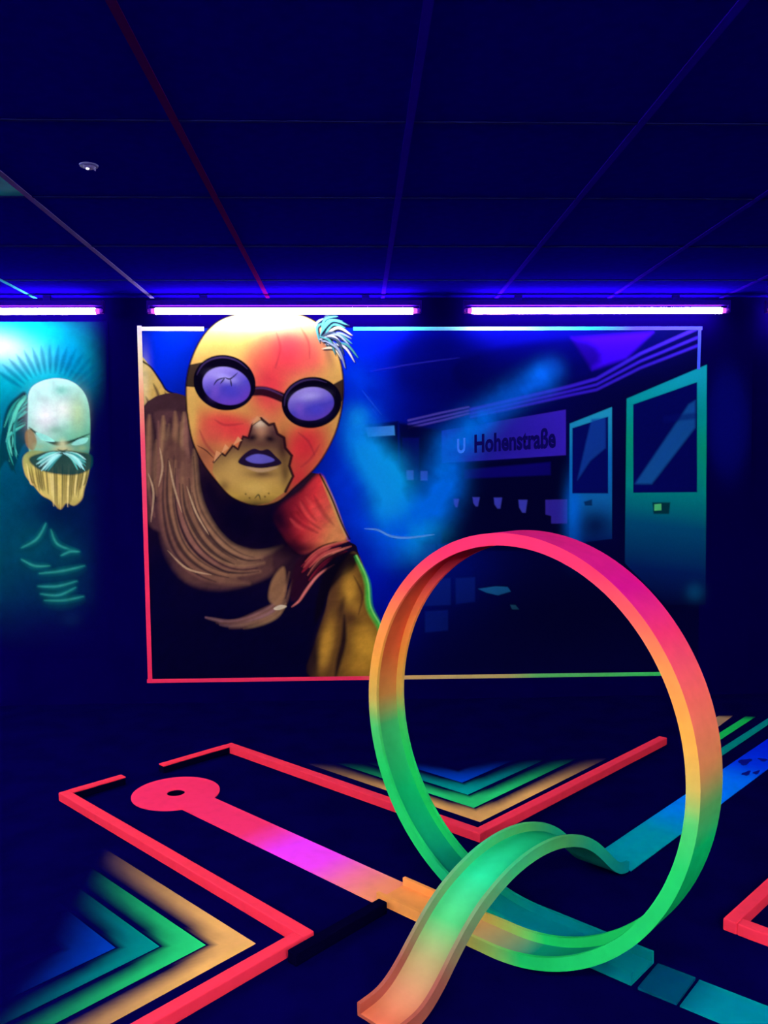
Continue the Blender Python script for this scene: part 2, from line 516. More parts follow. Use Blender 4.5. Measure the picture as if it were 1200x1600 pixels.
    cv.poly(d1, vgrad([(640, (40, 190, 215)), (720, (20, 135, 215)), (780, (20, 120, 190)), (850, (5, 20, 100))]), 1.5, 1, False)
    cv.blob(896, 800, 14, 50, C(0, 130, 255), .8)
    cv.blob(930, 820, 30, 26, C(4, 8, 70), .8)
    cv.poly([(894, 669), (950, 651), (950, 771), (894, 771)], C(6, 14, 105), 1.5, 1, False)
    cv.poly([(902, 750), (924, 655), (946, 653), (946, 700), (922, 720)], C(24, 80, 180), 5, .75, False)
    cv.poly([(912, 784), (925, 780), (925, 790), (914, 790)], C(4, 30, 80), 3, .8, False)
    d2 = [(979, 623), (1104, 570), (1102, 945), (1040, 945), (976, 880)]
    cv.poly(d2, lambda u, v: ramp(v + (1104 - u) * .12, [(590, (20, 195, 205)), (660, (0, 185, 165)), (700, (5, 190, 140)), (770, (0, 165, 150)), (830, (2, 90, 130)), (900, (5, 36, 100)), (950, (5, 12, 62))]), 1.5, 1, False)
    cv.poly([(989, 632), (1089, 597), (1089, 769), (989, 770)], C(6, 10, 100), 1.5, 1, False)
    cv.poly([(992, 756), (1076, 632), (1086, 626), (1086, 668), (1018, 756)], C(28, 112, 190), 6, .75, False)
    cv.stroke([(1040, 655), (1084, 650)], 10, C(8, 20, 120), .6, 5, False)
    cv.poly([(1019, 785), (1047, 785), (1045, 803), (1021, 803)], C(3, 50, 60), 3, .9, False)
    cv.poly([(1022, 788), (1033, 787), (1033, 797), (1022, 798)], C(90, 230, 130), 1.5, 1, False)
    cv.blob(1085, 925, 14, 14, C(10, 90, 130), .7)

    # ---- figure: masked wanderer with round goggles
    ARM = [(218, 562), (236, 575), (252, 598), (262, 612), (288, 622), (300, 660), (290, 700), (262, 690), (236, 672), (219, 660)]
    TORSO = [(221, 640), (288, 618), (330, 700), (420, 740), (497, 740), (514, 775), (530, 815), (541, 842), (556, 852), (560, 864), (574, 905), (579, 945), (592, 975), (600, 1020), (602, 1056), (236, 1058), (232, 900), (226, 760)]
    HEAD = [(292, 642), (291, 600), (299, 562), (317, 526), (342, 502), (375, 490), (412, 486), (452, 488), (485, 498), (508, 516), (525, 545), (535, 580), (536, 622), (527, 668), (510, 706), (490, 734), (462, 760), (434, 784), (398, 790), (362, 777), (338, 752), (316, 722), (300, 686)]
    fig = np.zeros(U.shape)
    for P_, cl in ((ARM, True), (TORSO, True), (HEAD, False)):
        w, a = cv.mask_poly(P_, 1.4, True)
        fig[w] = np.maximum(fig[w], a * (frame_clip(cv, frame, clip)[w] if cl else 1))
    cv.clip = np.minimum(clip, 1)
    # arm raised behind
    cv.poly(ARM, lambda u, v: ramp(v + (u - 219) * .3, [(560, (245, 222, 118)), (620, (228, 190, 90)), (665, (140, 100, 60)), (720, (60, 35, 40))]))
    cv.blob(226, 600, 8, 40, C(255, 240, 170), .6)
    for q in ([(258, 612), (262, 640), (252, 668)], [(270, 616), (276, 650), (266, 690)], [(240, 600), (248, 622), (240, 650)], [(228, 620), (236, 640), (232, 660)]):
        cv.stroke(q, 5, C(50, 28, 36), .75, 3)
    cv.stroke([(218, 562), (236, 574), (252, 597), (262, 611), (290, 622)], 3, C(10, 6, 26), .9, 1.6, False)
    # tunic: dark cloth with drapes sweeping from the shoulder
    cv.poly(TORSO, vgrad([(640, (70, 44, 48)), (700, (52, 30, 40)), (800, (26, 12, 38)), (900, (14, 7, 40)), (1000, (5, 3, 40))]))
    fr = random.Random(11)
    def drape(ga, gb, n, cols, w0, w1, op=.8, soft=3.5, jit=2.0):
        ga, gb = np.array(ga, float), np.array(gb, float)
        for i in range(n):
            t = (i + fr.uniform(-.3, .3)) / (n - 1)
            t = min(max(t, 0), 1)
            q = ga * (1 - t) + gb * t
            q = q + np.array([[fr.uniform(-jit, jit), fr.uniform(-jit, jit)] for _ in q])
            a, b = fr.uniform(0, .25), fr.uniform(.7, 1)
            p = smooth_poly(q, 8, False)
            p = p[int(a * len(p)):max(int(b * len(p)), int(a * len(p)) + 4)]
            cv.stroke([tuple(x) for x in p[::3]], fr.uniform(w0, w1), C(*fr.choice(cols)), op * fr.uniform(.6, 1), soft)
    TAN = [(168, 124, 84), (140, 98, 72), (120, 80, 62), (182, 140, 92), (150, 100, 84)]
    DRK = [(18, 8, 34), (34, 16, 38), (10, 4, 30), (52, 28, 40)]
    # hanging strips below the raised arm
    cv.poly([(224, 660), (290, 650), (300, 740), (282, 820), (250, 830), (228, 800)], C(96, 62, 60), 8, .8)
    drape([(228, 650), (230, 720), (226, 770), (236, 825)], [(292, 640), (292, 700), (300, 760), (320, 830)], 17, TAN + DRK, 5, 13, .8, 5)
    # main drapes
    cv.poly([(258, 690), (300, 720), (312, 790), (352, 845), (420, 862), (470, 850), (420, 900), (340, 922), (280, 900), (250, 830)], C(104, 68, 58), 12, .85)
    drape([(258, 690), (250, 780), (268, 858), (322, 905), (400, 915)], [(306, 705), (310, 782), (345, 842), (395, 868), (450, 850)], 15, TAN, 8, 17, .75, 7)
    drape([(260, 700), (254, 790), (275, 862), (330, 905), (400, 908)], [(302, 715), (312, 790), (348, 846), (396, 872), (440, 858)], 9, DRK, 3, 8, .95, 3)
    for q in ([(264, 720), (272, 760), (284, 800)], [(292, 760), (306, 800), (326, 835)], [(232, 740), (240, 770), (236, 815)], [(250, 700), (254, 730), (248, 760)], [(262, 860), (292, 888), (330, 898)]):
        cv.stroke(q, 3, C(222, 186, 132), .7, 1.6)
    # deep shade beside the neck and below the drapes
    cv.blob(372, 808, 34, 46, C(8, 3, 34), .97, -.3, 1.6)
    cv.blob(432, 830, 48, 40, C(9, 3, 34), .95, .2, 1.6)
    cv.blob(330, 770, 16, 40, C(10, 4, 34), .8, -.35)
    cv.blob(248, 950, 30, 110, C(5, 3, 44), .97, .05, 1.5)
    cv.blob(330, 950, 80, 34, C(6, 3, 42), .9, .1, 1.6)
    cv.poly([(430, 862), (480, 850), (470, 900), (450, 905), (430, 900)], C(52, 28, 40), 8, .7)
    # lower folds
    drape([(318, 962), (362, 970), (410, 954), (436, 930), (450, 885)], [(345, 984), (385, 980), (425, 966), (446, 946), (458, 905)], 12, TAN + [(190, 140, 130), (30, 14, 36)], 4, 8, .8, 4)
    cv.poly([(426, 905), (444, 886), (446, 926), (436, 946), (420, 936)], C(172, 126, 80), 6, .75)
    cv.blob(400, 1022, 150, 42, C(5, 3, 42), 1, 0, 2)
    cv.blob(300, 1000, 80, 30, C(5, 3, 42), .95, .1)
    # shoulder
    cv.poly([(440, 832), (428, 800), (470, 768), (500, 742), (516, 778), (532, 818), (542, 842), (520, 850), (495, 862), (466, 862)], lambda u, v: ramp(u + (v - 790) * .35, [(430, (40, 8, 34)), (460, (150, 32, 46)), (486, (240, 60, 62)), (510, (242, 96, 74)), (535, (238, 150, 84))]), 9, 1)
    cv.blob(436, 812, 20, 40, C(12, 4, 34), .9, -.5)
    cv.blob(470, 858, 34, 12, C(20, 6, 32), .85)
    drape([(446, 800), (468, 822), (500, 836)], [(486, 768), (505, 800), (528, 826)], 9, [(120, 20, 40), (250, 90, 80), (200, 44, 54), (90, 14, 34)], 3, 8, .55, 4)
    cv.stroke([(503, 745), (519, 783), (540, 838)], 7, C(242, 186, 96), .85, 4)
    cv.stroke([(500, 741), (518, 778), (534, 818), (546, 842)], 3, C(12, 5, 24), .9, 1.6, False)
    cv.blob(458, 852, 22, 26, C(24, 6, 30), .85)
    cv.poly([(468, 872), (500, 858), (530, 858), (505, 890), (475, 928), (455, 938), (456, 900)], C(44, 12, 34), 6, .9)
    drape([(468, 884), (500, 856), (548, 842)], [(482, 912), (512, 878), (556, 856)], 13, [(236, 104, 88), (170, 40, 54), (70, 12, 32), (250, 140, 110), (40, 8, 26)], 3, 6, .9, 2)
    cv.stroke([(522, 882), (498, 898), (480, 920), (468, 938), (456, 948)], 4, C(248, 138, 120), .9, 2)
    cv.poly([(428, 950), (438, 945), (448, 947), (440, 952), (430, 953)], C(235, 220, 175), 1.5, .9)
    # bare arm at the right
    cv.poly([(545, 866), (560, 868), (573, 905), (578, 945), (592, 975), (602, 1020), (604, 1058), (486, 1058), (492, 1005), (508, 955), (518, 910)], lambda u, v: ramp(u + (v - 960) * .1, [(490, (40, 24, 30)), (512, (96, 62, 36)), (560, (120, 84, 34)), (600, (150, 108, 36))]), 4, 1)
    cv.poly([(520, 868), (558, 866), (552, 890), (530, 905), (512, 930), (502, 960), (492, 970), (498, 920)], C(12, 6, 24), 8, .95)
    cv.blob(546, 922, 13, 26, C(222, 166, 54), .95, .1, 1.3)
    cv.blob(556, 950, 10, 18, C(190, 138, 46), .8)
    cv.blob(510, 1008, 12, 44, C(216, 160, 52), .95, .22, 1.3)
    cv.blob(572, 1012, 22, 40, C(228, 170, 50), .97, -.15, 1.4)
    cv.blob(560, 1040, 24, 20, C(205, 150, 44), .8)
    cv.blob(548, 966, 15, 12, C(84, 52, 32), .85)
    cv.blob(534, 948, 6, 22, C(60, 36, 30), .8, .2)
    cv.stroke([(538, 962), (537, 1000), (530, 1030), (524, 1058)], 9, C(30, 16, 26), .92, 5)
    cv.stroke([(553, 900), (566, 930), (560, 960)], 4, C(70, 42, 30), .7, 3)
    cv.blob(492, 1030, 8, 40, C(18, 10, 30), .8)
    cv.stroke([(556, 870), (573, 908), (577, 948), (592, 978), (598, 1000)], 9, C(60, 215, 70), .9, 6)
    cv.stroke([(557, 868), (574, 906), (579, 947), (594, 976), (603, 1002)], 2.5, C(140, 245, 120), .9, 1.6, False)
    # brushed texture over the cloth
    tex = .80 + .45 * fbm(U + V * .6, V, 9, 21)
    a_ = (cv.clip * fig)[..., None]
    cv.rgb[:] = cv.rgb * (1 - a_) + cv.rgb * tex[..., None] * a_
    # head: close-fitting hood
    cv.clip = None
    hm = cv.mask_poly(HEAD, 1.6, True)
    hclip = np.zeros(U.shape); hclip[hm[0]] = hm[1]
    cv.clip = hclip
    cv.poly(HEAD, lambda u, v: ramp(v, [(486, (245, 222, 140)), (540, (246, 204, 100)), (640, (240, 178, 84)), (720, (225, 136, 74)), (790, (170, 110, 60))]), 1.6)
    cv.blob(452, 552, 50, 50, C(250, 60, 80), .97, .3, 1.5)
    cv.blob(420, 600, 38, 62, C(250, 62, 74), .97, -.1, 1.5)
    cv.blob(360, 668, 58, 26, C(250, 66, 68), .97, .22, 1.6)
    cv.blob(330, 680, 28, 20, C(248, 96, 76), .8)
    cv.blob(476, 696, 36, 46, C(244, 54, 62), .98, .5, 1.5)
    cv.blob(466, 745, 24, 30, C(222, 50, 56), .9, .6)
    cv.blob(488, 560, 28, 30, C(246, 92, 84), .8)
    cv.blob(500, 522, 22, 30, C(140, 66, 78), .6, .6)
    cv.blob(400, 560, 22, 40, C(250, 110, 84), .5, .3)
    cv.blob(529, 650, 12, 62, C(240, 180, 84), .9, .08)
    cv.blob(300, 650, 10, 60, C(250, 205, 96), .8)
    cv.blob(318, 712, 22, 22, C(140, 84, 60), .7)
    cv.blob(395, 504, 64, 14, C(255, 246, 195), .8)
    cv.blob(512, 548, 8, 30, C(96, 50, 60), .5, -.3)
    # cloth wrinkles of the hood
    for q in ([(432, 520), (438, 545), (430, 575)], [(470, 512), (482, 535), (484, 560)], [(336, 656), (352, 664), (380, 662)], [(466, 676), (482, 690), (492, 712)], [(470, 730), (486, 716), (500, 694)], [(312, 672), (322, 694), (338, 712)]):
        cv.stroke(q, 3.5, C(170, 40, 54), .5, 3)
    # open face below the hood's torn hem
    FACE = [(334, 722), (346, 708), (352, 712), (364, 696), (372, 702), (380, 682), (388, 684), (394, 664), (408, 654), (420, 664), (428, 662), (434, 678), (444, 684), (446, 700), (456, 712), (452, 728), (458, 744), (446, 768), (420, 786), (396, 790), (364, 778), (342, 756), (332, 738)]
    cv.poly(FACE, lambda u, v: ramp(v - abs(u - 400) * .12, [(650, (150, 110, 84)), (672, (84, 50, 52)), (694, (110, 78, 56)), (712, (160, 122, 66)), (742, (216, 174, 84)), (770, (206, 168, 68)), (790, (80, 66, 34))]), 2, 1, False)
    cv.blob(366, 736, 20, 24, C(226, 184, 92), .85, .2)
    cv.blob(442, 700, 9, 26, C(72, 40, 36), .85)
    cv.blob(446, 740, 9, 24, C(96, 70, 40), .8)
    cv.blob(398, 762, 26, 12, C(238, 200, 98), .85)
    cv.blob(410, 741, 24, 7, C(92, 64, 42), .8)
    cv.blob(350, 760, 10, 12, C(110, 80, 44), .7)
    # nose seen from below
    cv.blob(408, 672, 12, 14, C(206, 150, 104), .9)
    cv.blob(406, 661, 10, 7, C(246, 226, 176), .9)
    cv.blob(394, 684, 9, 6, C(30, 12, 30), .95, -.2)
    cv.blob(422, 686, 9, 6, C(30, 12, 30), .95, .2)
    cv.blob(408, 694, 12, 5, C(110, 72, 56), .7)
    # mouth
    cv.poly([(372, 722), (382, 709), (396, 701), (408, 704), (419, 702), (430, 712), (440, 724), (424, 730), (404, 732), (386, 729)], C(36, 20, 50), 2.5, 1)
    cv.poly([(384, 717), (398, 710), (414, 711), (429, 719), (412, 724), (394, 723)], C(112, 106, 200), 3, .95)
    cv.stroke([(384, 730), (408, 735), (434, 730)], 6, C(206, 170, 116), .85, 2.5)
    # torn hem
    cv.stroke(FACE[:9], 3.5, C(44, 12, 28), .95, 1.8, False, False)
    cv.stroke(FACE[8:18], 4.5, C(44, 12, 28), .95, 2, False, False)
    for q in ([(346, 708), (352, 694), (358, 700)], [(364, 696), (372, 682), (378, 688)], [(394, 664), (402, 650), (408, 655)], [(334, 722), (338, 704), (346, 708)]):
        cv.poly(q, C(244, 176, 110), 1.6, .9, False)
    cv.stroke([(334, 716), (322, 704), (308, 696)], 2, C(70, 24, 34), .8, 1.5)
    cv.stroke([(398, 779), (404, 773), (407, 781)], 2.5, C(50, 60, 40), .8, 1.5)
    for (a, b) in ((384, 772), (390, 778), (414, 776), (420, 771)):
        cv.blob(a, b, 1.6, 1.6, C(40, 30, 24), .8)
    # goggles: heavy rubber rims, one wide band
    def oval(cx, cy, rx, ry, rot, n=14):
        return [(cx + rx * math.cos(t) * math.cos(rot) - ry * math.sin(t) * math.sin(rot), cy + rx * math.cos(t) * math.sin(rot) + ry * math.sin(t) * math.cos(rot)) for t in np.linspace(0, 2 * math.pi, n, endpoint=False)]
    cv.poly([(286, 572), (316, 566), (318, 606), (288, 604)], C(16, 8, 28), 2, .95, False)
    cv.poly([(514, 604), (540, 590), (540, 622), (518, 640)], C(16, 8, 28), 2, .95, False)
    cv.stroke([(386, 612), (416, 612), (452, 626)], 15, C(16, 7, 28), .97, 2.5, False)
    cv.stroke([(392, 608), (416, 607), (446, 620)], 3, C(92, 60, 110), .7, 2)
    for (cx, cy, rx, ry, rot, lx, ly) in ((351, 598, 49, 43, .28, 3, 5), (487, 629, 47, 40, -.12, -1, 2)):
        cv.poly(oval(cx, cy, rx, ry, rot), C(10, 5, 26), 2)
        cv.stroke(oval(cx, cy, rx - 4, ry - 4, rot)[7:13], 2.5, C(86, 66, 120), .6, 2)
        cv.poly(oval(cx + lx, cy + ly, rx - 11, ry - 14, rot), lambda u, v, cy=cy, cx=cx: ramp((v - cy) + .3 * (u - cx), [(-34, (186, 172, 232)), (-10, (138, 122, 216)), (8, (84, 74, 190)), (34, (118, 74, 196))]), 2.5)
        cv.blob(cx - 2 + lx, cy - 12 + ly, 20, 7, C(205, 198, 245), .6, rot)
        cv.blob(cx + 8 + lx, cy + 10 + ly, 16, 11, C(74, 72, 200), .7, rot)
        cv.blob(cx - 18 + lx, cy + 8 + ly, 8, 12, C(140, 96, 205), .6, rot)
    for q in ([(372, 582), (360, 592), (352, 590)], [(352, 590), (344, 600)], [(360, 592), (362, 604)], [(352, 590), (340, 594), (334, 602)]):
        cv.stroke(q, 2.4, C(16, 8, 36), .9, 1.3)
    tex = .90 + .22 * fbm(U, V, 16, 33)
    a_ = hclip[..., None]
    cv.rgb[:] = cv.rgb * (1 - a_) + cv.rgb * tex[..., None] * a_
    cv.clip = None
    cv.stroke(HEAD + HEAD[:1], 3, C(14, 6, 24), .85, 1.6, False)
    # hair tuft
    for i in range(26):
        a = -1.9 + 2.6 * (i / 25)
        L = 34 + 16 * random.random()
        x0, y0 = 502 + random.uniform(-3, 12), 534 + random.uniform(-12, 12)
        q = [(x0, y0), (x0 + .55 * L * math.cos(a), y0 + .55 * L * math.sin(a) - 4), (x0 + L * math.cos(a * .9 + .25), y0 + L * math.sin(a * .9 + .25) + 4)]
        cv.stroke([(u + 1.5, v + 2) for u, v in q], 5.5, C(10, 14, 40), .9, 1.5)
        cv.stroke(q, 3.4, random.choice([C(215, 220, 225), C(150, 170, 190), C(80, 160, 150), C(235, 225, 180), C(60, 80, 100)]), .95, 1.3)
    hair = np.zeros(U.shape)
    w, a = cv.mask_poly([(496, 545), (500, 520), (508, 500), (530, 498), (555, 512), (562, 540), (552, 572), (530, 566), (510, 556)], 2, True)
    hair[w] = a
    return np.maximum(fig, hair * .0), d1, d2, inner

def frame_clip(cv, frame, clip):
    return clip

SIGN = [(690, 673), (884, 640), (884, 711), (690, 724)]
cell = 0.0041
x_l, _ = wall_xz(205, 800); x_r, _ = wall_xz(1172, 800)
_, z_t = wall_xz(600, 484); _, z_b = wall_xz(600, 1072)
cv = Canvas(x_l, x_r, z_b, z_t, cell)
fig, d1, d2, inner = paint_main(cv)
# bring the sketch colours to the strength of the paint
cv.rgb *= MURAL_GAIN
mural = tag(empty('mural', ((x_l + x_r) / 2, WALL_Y, z_b)), 'large framed wall painting of a hooded figure in goggles before a blue station', 'mural')
def face_of(a):
    return (a[:-1, :-1] + a[1:, 1:] + a[1:, :-1] + a[:-1, 1:]) / 4 > .5
def pm(pts, smooth=False):
    m_ = np.zeros(cv.U.shape)
    w, a = cv.mask_poly(pts, 1, smooth)
    m_[w] = a
    return face_of(m_)
F_fig = face_of(fig)
F_d1, F_d2, F_sg = pm(d1) & ~F_fig, pm(d2) & ~F_fig, pm(SIGN) & ~F_fig
F_in = pm(inner) & ~F_fig & ~F_d1 & ~F_d2 & ~F_sg
F_out = ~(F_in | F_fig | F_d1 | F_d2 | F_sg)
o = cv.part('painted_figure', F_fig, M_mural, mural); o['label'] = 'hooded figure with dark goggles and torn tunic'
o = cv.part('painted_station', F_in, M_mural, mural); o['label'] = 'blue smoky station hall'
o = cv.part('painted_door', F_d1, M_mural, mural); o['label'] = 'narrow teal train door'
o = cv.part('painted_door', F_d2, M_mural, mural); o['label'] = 'wide teal train door'
o = cv.part('painted_surround', F_out, M_mural, mural)
sign = cv.part('painted_sign', F_sg, M_mural, mural); sign['label'] = 'violet station name board'

# frame lines of the mural
def frame_line(p0, p1, wd, stops, n=60, lift=0.0):
    (u0, v0), (u1, v1) = p0, p1
    vs, fs, t = [], [], np.linspace(0, 1, n)
    a, b = np.array(wall_xz(u0, v0)), np.array(wall_xz(u1, v1))
    d = (b - a) / np.linalg.norm(b - a)
    nrm = np.array([-d[1], d[0]]) * wd / 2
    L = mural.location
    for tt in t:
        p = a + (b - a) * tt
        for s in (-1, 1):
            q = p + s * nrm
            for yy in (WALL_Y - .0032, WALL_Y - .0055 - lift):
                vs.append((q[0] - L.x, yy - L.y, q[1] - L.z))
    for i in range(n - 1):
        k_ = 4 * i
        fs += [(k_ + 1, k_ + 3, k_ + 7, k_ + 5), (k_, k_ + 1, k_ + 5, k_ + 4), (k_ + 3, k_ + 2, k_ + 6, k_ + 7)]
    cols = np.repeat(ramp(t, stops), 4, axis=0)
    return coloured('painted_frame_line', vs, fs, cols, M_mural, mural)
frame_line((218, 509), (235, 1066), .025, [(0, (255, 250, 235)), (.1, (255, 235, 170)), (.2, (255, 170, 120)), (.32, (255, 90, 110)), (.6, (255, 55, 95)), (1, (255, 50, 90))], lift=.0006)
frame_line((215, 514), (319, 514), .023, [(0, (255, 250, 240)), (1, (255, 235, 180))])
frame_line((552, 514), (1097, 513), .020, [(0, (60, 200, 255)), (.2, (90, 225, 255)), (.36, (190, 255, 255)), (.55, (80, 220, 255)), (.68, (30, 130, 255)), (.8, (60, 50, 250)), (1, (60, 60, 240))])
frame_line((1093, 512), (1091, 577), .017, [(0, (60, 60, 240)), (1, (70, 100, 255))], 12, .0006)
frame_line((230, 1064), (1070, 1052), .022, [(0, (255, 55, 95)), (.40, (255, 55, 95)), (.43, (235, 150, 90)), (.47, (228, 190, 110)), (.66, (210, 195, 110)), (.72, (110, 215, 110)), (1, (50, 220, 100))])

# lettering on the painted sign
def wall_text(body, quad, name, col):
    cu = bpy.data.curves.new('lettering', 'FONT')
    cu.body = body
    cu.resolution_u = 3
    cu.offset = 0.034
    tmp = bpy.data.objects.new('lettering', cu)
    COL.objects.link(tmp)
    bpy.context.view_layer.update()
    me = bpy.data.meshes.new_from_object(tmp.evaluated_get(bpy.context.evaluated_depsgraph_get()))
    bpy.data.objects.remove(tmp)
    co = np.empty(len(me.vertices) * 3, np.float32)
    me.vertices.foreach_get('co', co)
    co = co.reshape(-1, 3)
    mn, mx = co.min(0), co.max(0)
    s, t = (co[:, 0] - mn[0]) / (mx[0] - mn[0]), (co[:, 1] - mn[1]) / (mx[1] - mn[1])
    q = [np.array(p, float) for p in quad]                        # bl, br, tr, tl
    L = mural.location
    for i in range(len(co)):
        p = (q[0] * (1 - s[i]) + q[1] * s[i]) * (1 - t[i]) + (q[3] * (1 - s[i]) + q[2] * s[i]) * t[i]
        x, z = wall_xz(*p)
        co[i] = (x - L.x, -.0046, z - L.z)
    me.vertices.foreach_set('co', co.ravel())
    me.update()
    o = mesh_obj(name, me, paint('sign_letter_paint', col, .85, .03, .02), None)
    o.parent = sign
    return o
wall_text('Hohenstraße', [(741, 708), (868, 700), (868, 667), (741, 679)], 'sign_lettering', (12, 5, 92))
wall_text('U', [(714, 709), (727, 708), (727, 684), (714, 686)], 'sign_letter', (60, 140, 255))

# ------------------------------------------------------------------ left mural
lx0, _ = wall_xz(-130, 800); lx1, _ = wall_xz(176, 800)
_, lz1 = wall_xz(100, 503); _, lz0 = wall_xz(100, 1030)
lv = Canvas(lx0, lx1, lz0, lz1, 0.0045)
def paint_left(cv):
    U, V = cv.U, cv.V
    cv.rgb[:] = C(4, 0, 62)
    cv.blob(30, 840, 120, 190, C(2, 34, 72), .85, 0, 2)
    cv.blob(10, 560, 130, 66, C(0, 200, 205), .97, .15, 1.5)
    cv.blob(-60, 640, 100, 150, C(0, 150, 160), .9)
    cv.blob(0, 545, 55, 22, C(190, 250, 235), .9, .2)
    cv.blob(105, 560, 26, 30, C(0, 120, 190), .5)
    for i in range(16):
        a = -2.5 + i * .13
        cv.stroke([(80 + 58 * math.cos(a), 640 + 58 * math.sin(a)), (80 + 105 * math.cos(a), 640 + 100 * math.sin(a))], 7, C(0, 90, 120), .6, 4)
    # shoulders and chest
    cv.blob(50, 850, 46, 50, C(2, 74, 84), .75, .3)
    cv.blob(100, 880, 34, 40, C(2, 54, 72), .75)
    cv.blob(-20, 860, 60, 90, C(2, 66, 80), .8)
    cv.blob(90, 925, 46, 26, C(2, 46, 70), .7)
    cv.blob(10, 760, 60, 60, C(0, 70, 90), .9)
    cv.blob(90, 800, 50, 30, C(2, 20, 60), .8)
    # side hair
    cv.poly([(42, 616), (26, 620), (10, 640), (2, 680), (-6, 740), (10, 720), (20, 735), (34, 700), (46, 680)], C(2, 60, 70), 5)
    hr_ = random.Random(8)
    for i in range(46):
        t = hr_.random()
        x0, y0 = 46 - 10 * hr_.random(), 612 + 60 * t
        L = hr_.uniform(30, 80)
        cv.stroke([(x0, y0), (x0 - 16 - 10 * t, y0 + L * .35), (x0 - 24 - 10 * hr_.random() + 14 * t, y0 + L)], hr_.uniform(2, 4), C(*hr_.choice([(90, 220, 175), (30, 140, 120), (6, 60, 66), (50, 180, 150), (4, 36, 50)])), .85, 1.6)
    # head
    HEAD = [(44, 640), (46, 612), (60, 598), (88, 591), (114, 597), (132, 614), (140, 640), (141, 680), (138, 712), (120, 740), (80, 742), (52, 725), (44, 690)]
    cv.poly(HEAD, lambda u, v: ramp(v + (u - 90) * .35, [(600, (190, 250, 220)), (640, (150, 225, 190)), (690, (110, 200, 150)), (740, (30, 110, 90))]), 2)
    cv.blob(72, 652, 24, 30, C(245, 255, 235), .95)
    cv.blob(100, 640, 20, 20, C(240, 255, 225), .9)
    cv.blob(96, 610, 12, 8, C(60, 190, 150), .6)
    cv.blob(122, 645, 14, 30, C(195, 225, 130), .6)
    cv.blob(86, 672, 14, 8, C(90, 170, 120), .6)
    # ear, brow, eyes
    cv.poly([(40, 676), (50, 670), (58, 690), (52, 704), (42, 696)], C(150, 120, 70), 4, .9)
    cv.stroke([(46, 668), (64, 682), (84, 692), (98, 693), (114, 689), (140, 678)], 6, C(10, 50, 40), .95, 2.5)
    cv.poly([(56, 676), (72, 680), (86, 690), (66, 688)], C(150, 240, 205), 1.5, .95)
    cv.poly([(112, 694), (124, 686), (138, 684), (134, 692), (120, 696)], C(150, 240, 205), 1.5, .95)
    cv.blob(98, 702, 16, 7, C(215, 205, 130), .9)
    # beard
    BEARD = [(36, 716), (50, 704), (76, 706), (100, 704), (126, 706), (142, 714), (138, 742), (132, 764), (128, 780), (116, 790), (104, 786), (94, 796), (80, 782), (66, 774), (54, 760), (40, 742)]
    cv.poly(BEARD, lambda u, v: ramp(v, [(700, (130, 160, 90)), (740, (196, 184, 84)), (775, (214, 200, 100)), (798, (150, 130, 60))]), 3)
    for i in range(30):
        x0 = 42 + 96 * (i / 29)
        y1 = 760 + 34 * math.exp(-((x0 - 98) / 34) ** 2) + random.uniform(-10, 4)
        cv.stroke([(x0, 728 + random.uniform(-6, 6)), (x0 * .9 + 9.5, 752), (x0 * .82 + 17, y1)], 2.6, random.choice([C(236, 222, 130), C(120, 104, 50), C(225, 205, 100), C(80, 74, 40)]), .8, 1.6)
    # moustache in pale strands over a dark mouth shadow
    cv.poly([(46, 716), (72, 706), (98, 704), (124, 706), (144, 712), (142, 732), (118, 742), (84, 740), (58, 732)], C(6, 64, 60), 4, .95)
    mr_ = random.Random(5)
    for i in range(44):
        s_ = -1 if i % 2 else 1
        q = mr_.random()
        k_ = mr_.uniform(.55, 1)
        x0 = 98 + s_ * mr_.uniform(0, 12)
        cv.stroke([(x0, 706 + 4 * q), (x0 + s_ * 16 * k_, 709 + 10 * q), (x0 + s_ * (36 if s_ < 0 else 30) * k_, 716 + 20 * q)], 3, C(*mr_.choice([(140, 240, 215), (90, 215, 180), (180, 250, 225), (20, 110, 96), (60, 170, 150)])), .9, 1.5)
    # nose and cheeks
    cv.blob(98, 694, 7, 9, C(205, 215, 150), .9)
    cv.stroke([(90, 702), (98, 705), (106, 702)], 3, C(30, 70, 50), .8, 2)
    cv.blob(62, 698, 10, 6, C(150, 190, 130), .7)
    cv.blob(128, 700, 9, 5, C(150, 190, 120), .7)
    # folds of the garment
    for q in ([(72, 818), (58, 842), (34, 856)], [(80, 828), (90, 850), (120, 862)], [(34, 874), (54, 884), (78, 884)], [(62, 896), (98, 892), (132, 884)],
              [(60, 916), (90, 916), (120, 908)], [(64, 928), (92, 930), (118, 918)], [(70, 938), (100, 938), (130, 932)], [(96, 868), (110, 862), (124, 862)]):
        cv.stroke([(a, b + 5) for a, b in q], 16, C(4, 60, 74), .7, 10)
        cv.stroke(q, 9, C(10, 104, 98), .75, 7)
        cv.stroke(q, 3, C(60, 180, 150), .5, 3)
    cv.blob(110, 968, 16, 12, C(10, 40, 80), .8)
    cv.blob(70, 990, 30, 20, C(8, 16, 66), .8)
    tex = .84 + .34 * fbm(U, V, 12, 44)
    cv.rgb *= tex[..., None]
    f = np.maximum(np.clip((cv.U - 140) / 28, 0, 1), np.clip((cv.V - 930) / 90, 0, 1))[..., None]
    cv.rgb[:] = cv.rgb * (1 - f) + C(4, 0, 62) * f
paint_left(lv)
mural2 = tag(empty('mural', ((lx0 + lx1) / 2, WALL_Y, lz0)), 'green wall painting of a bald bearded man, cut off by the left picture edge', 'mural')
lv.part('painted_figure', np.ones((lv.nz - 1, lv.nx - 1), bool), M_mural, mural2)

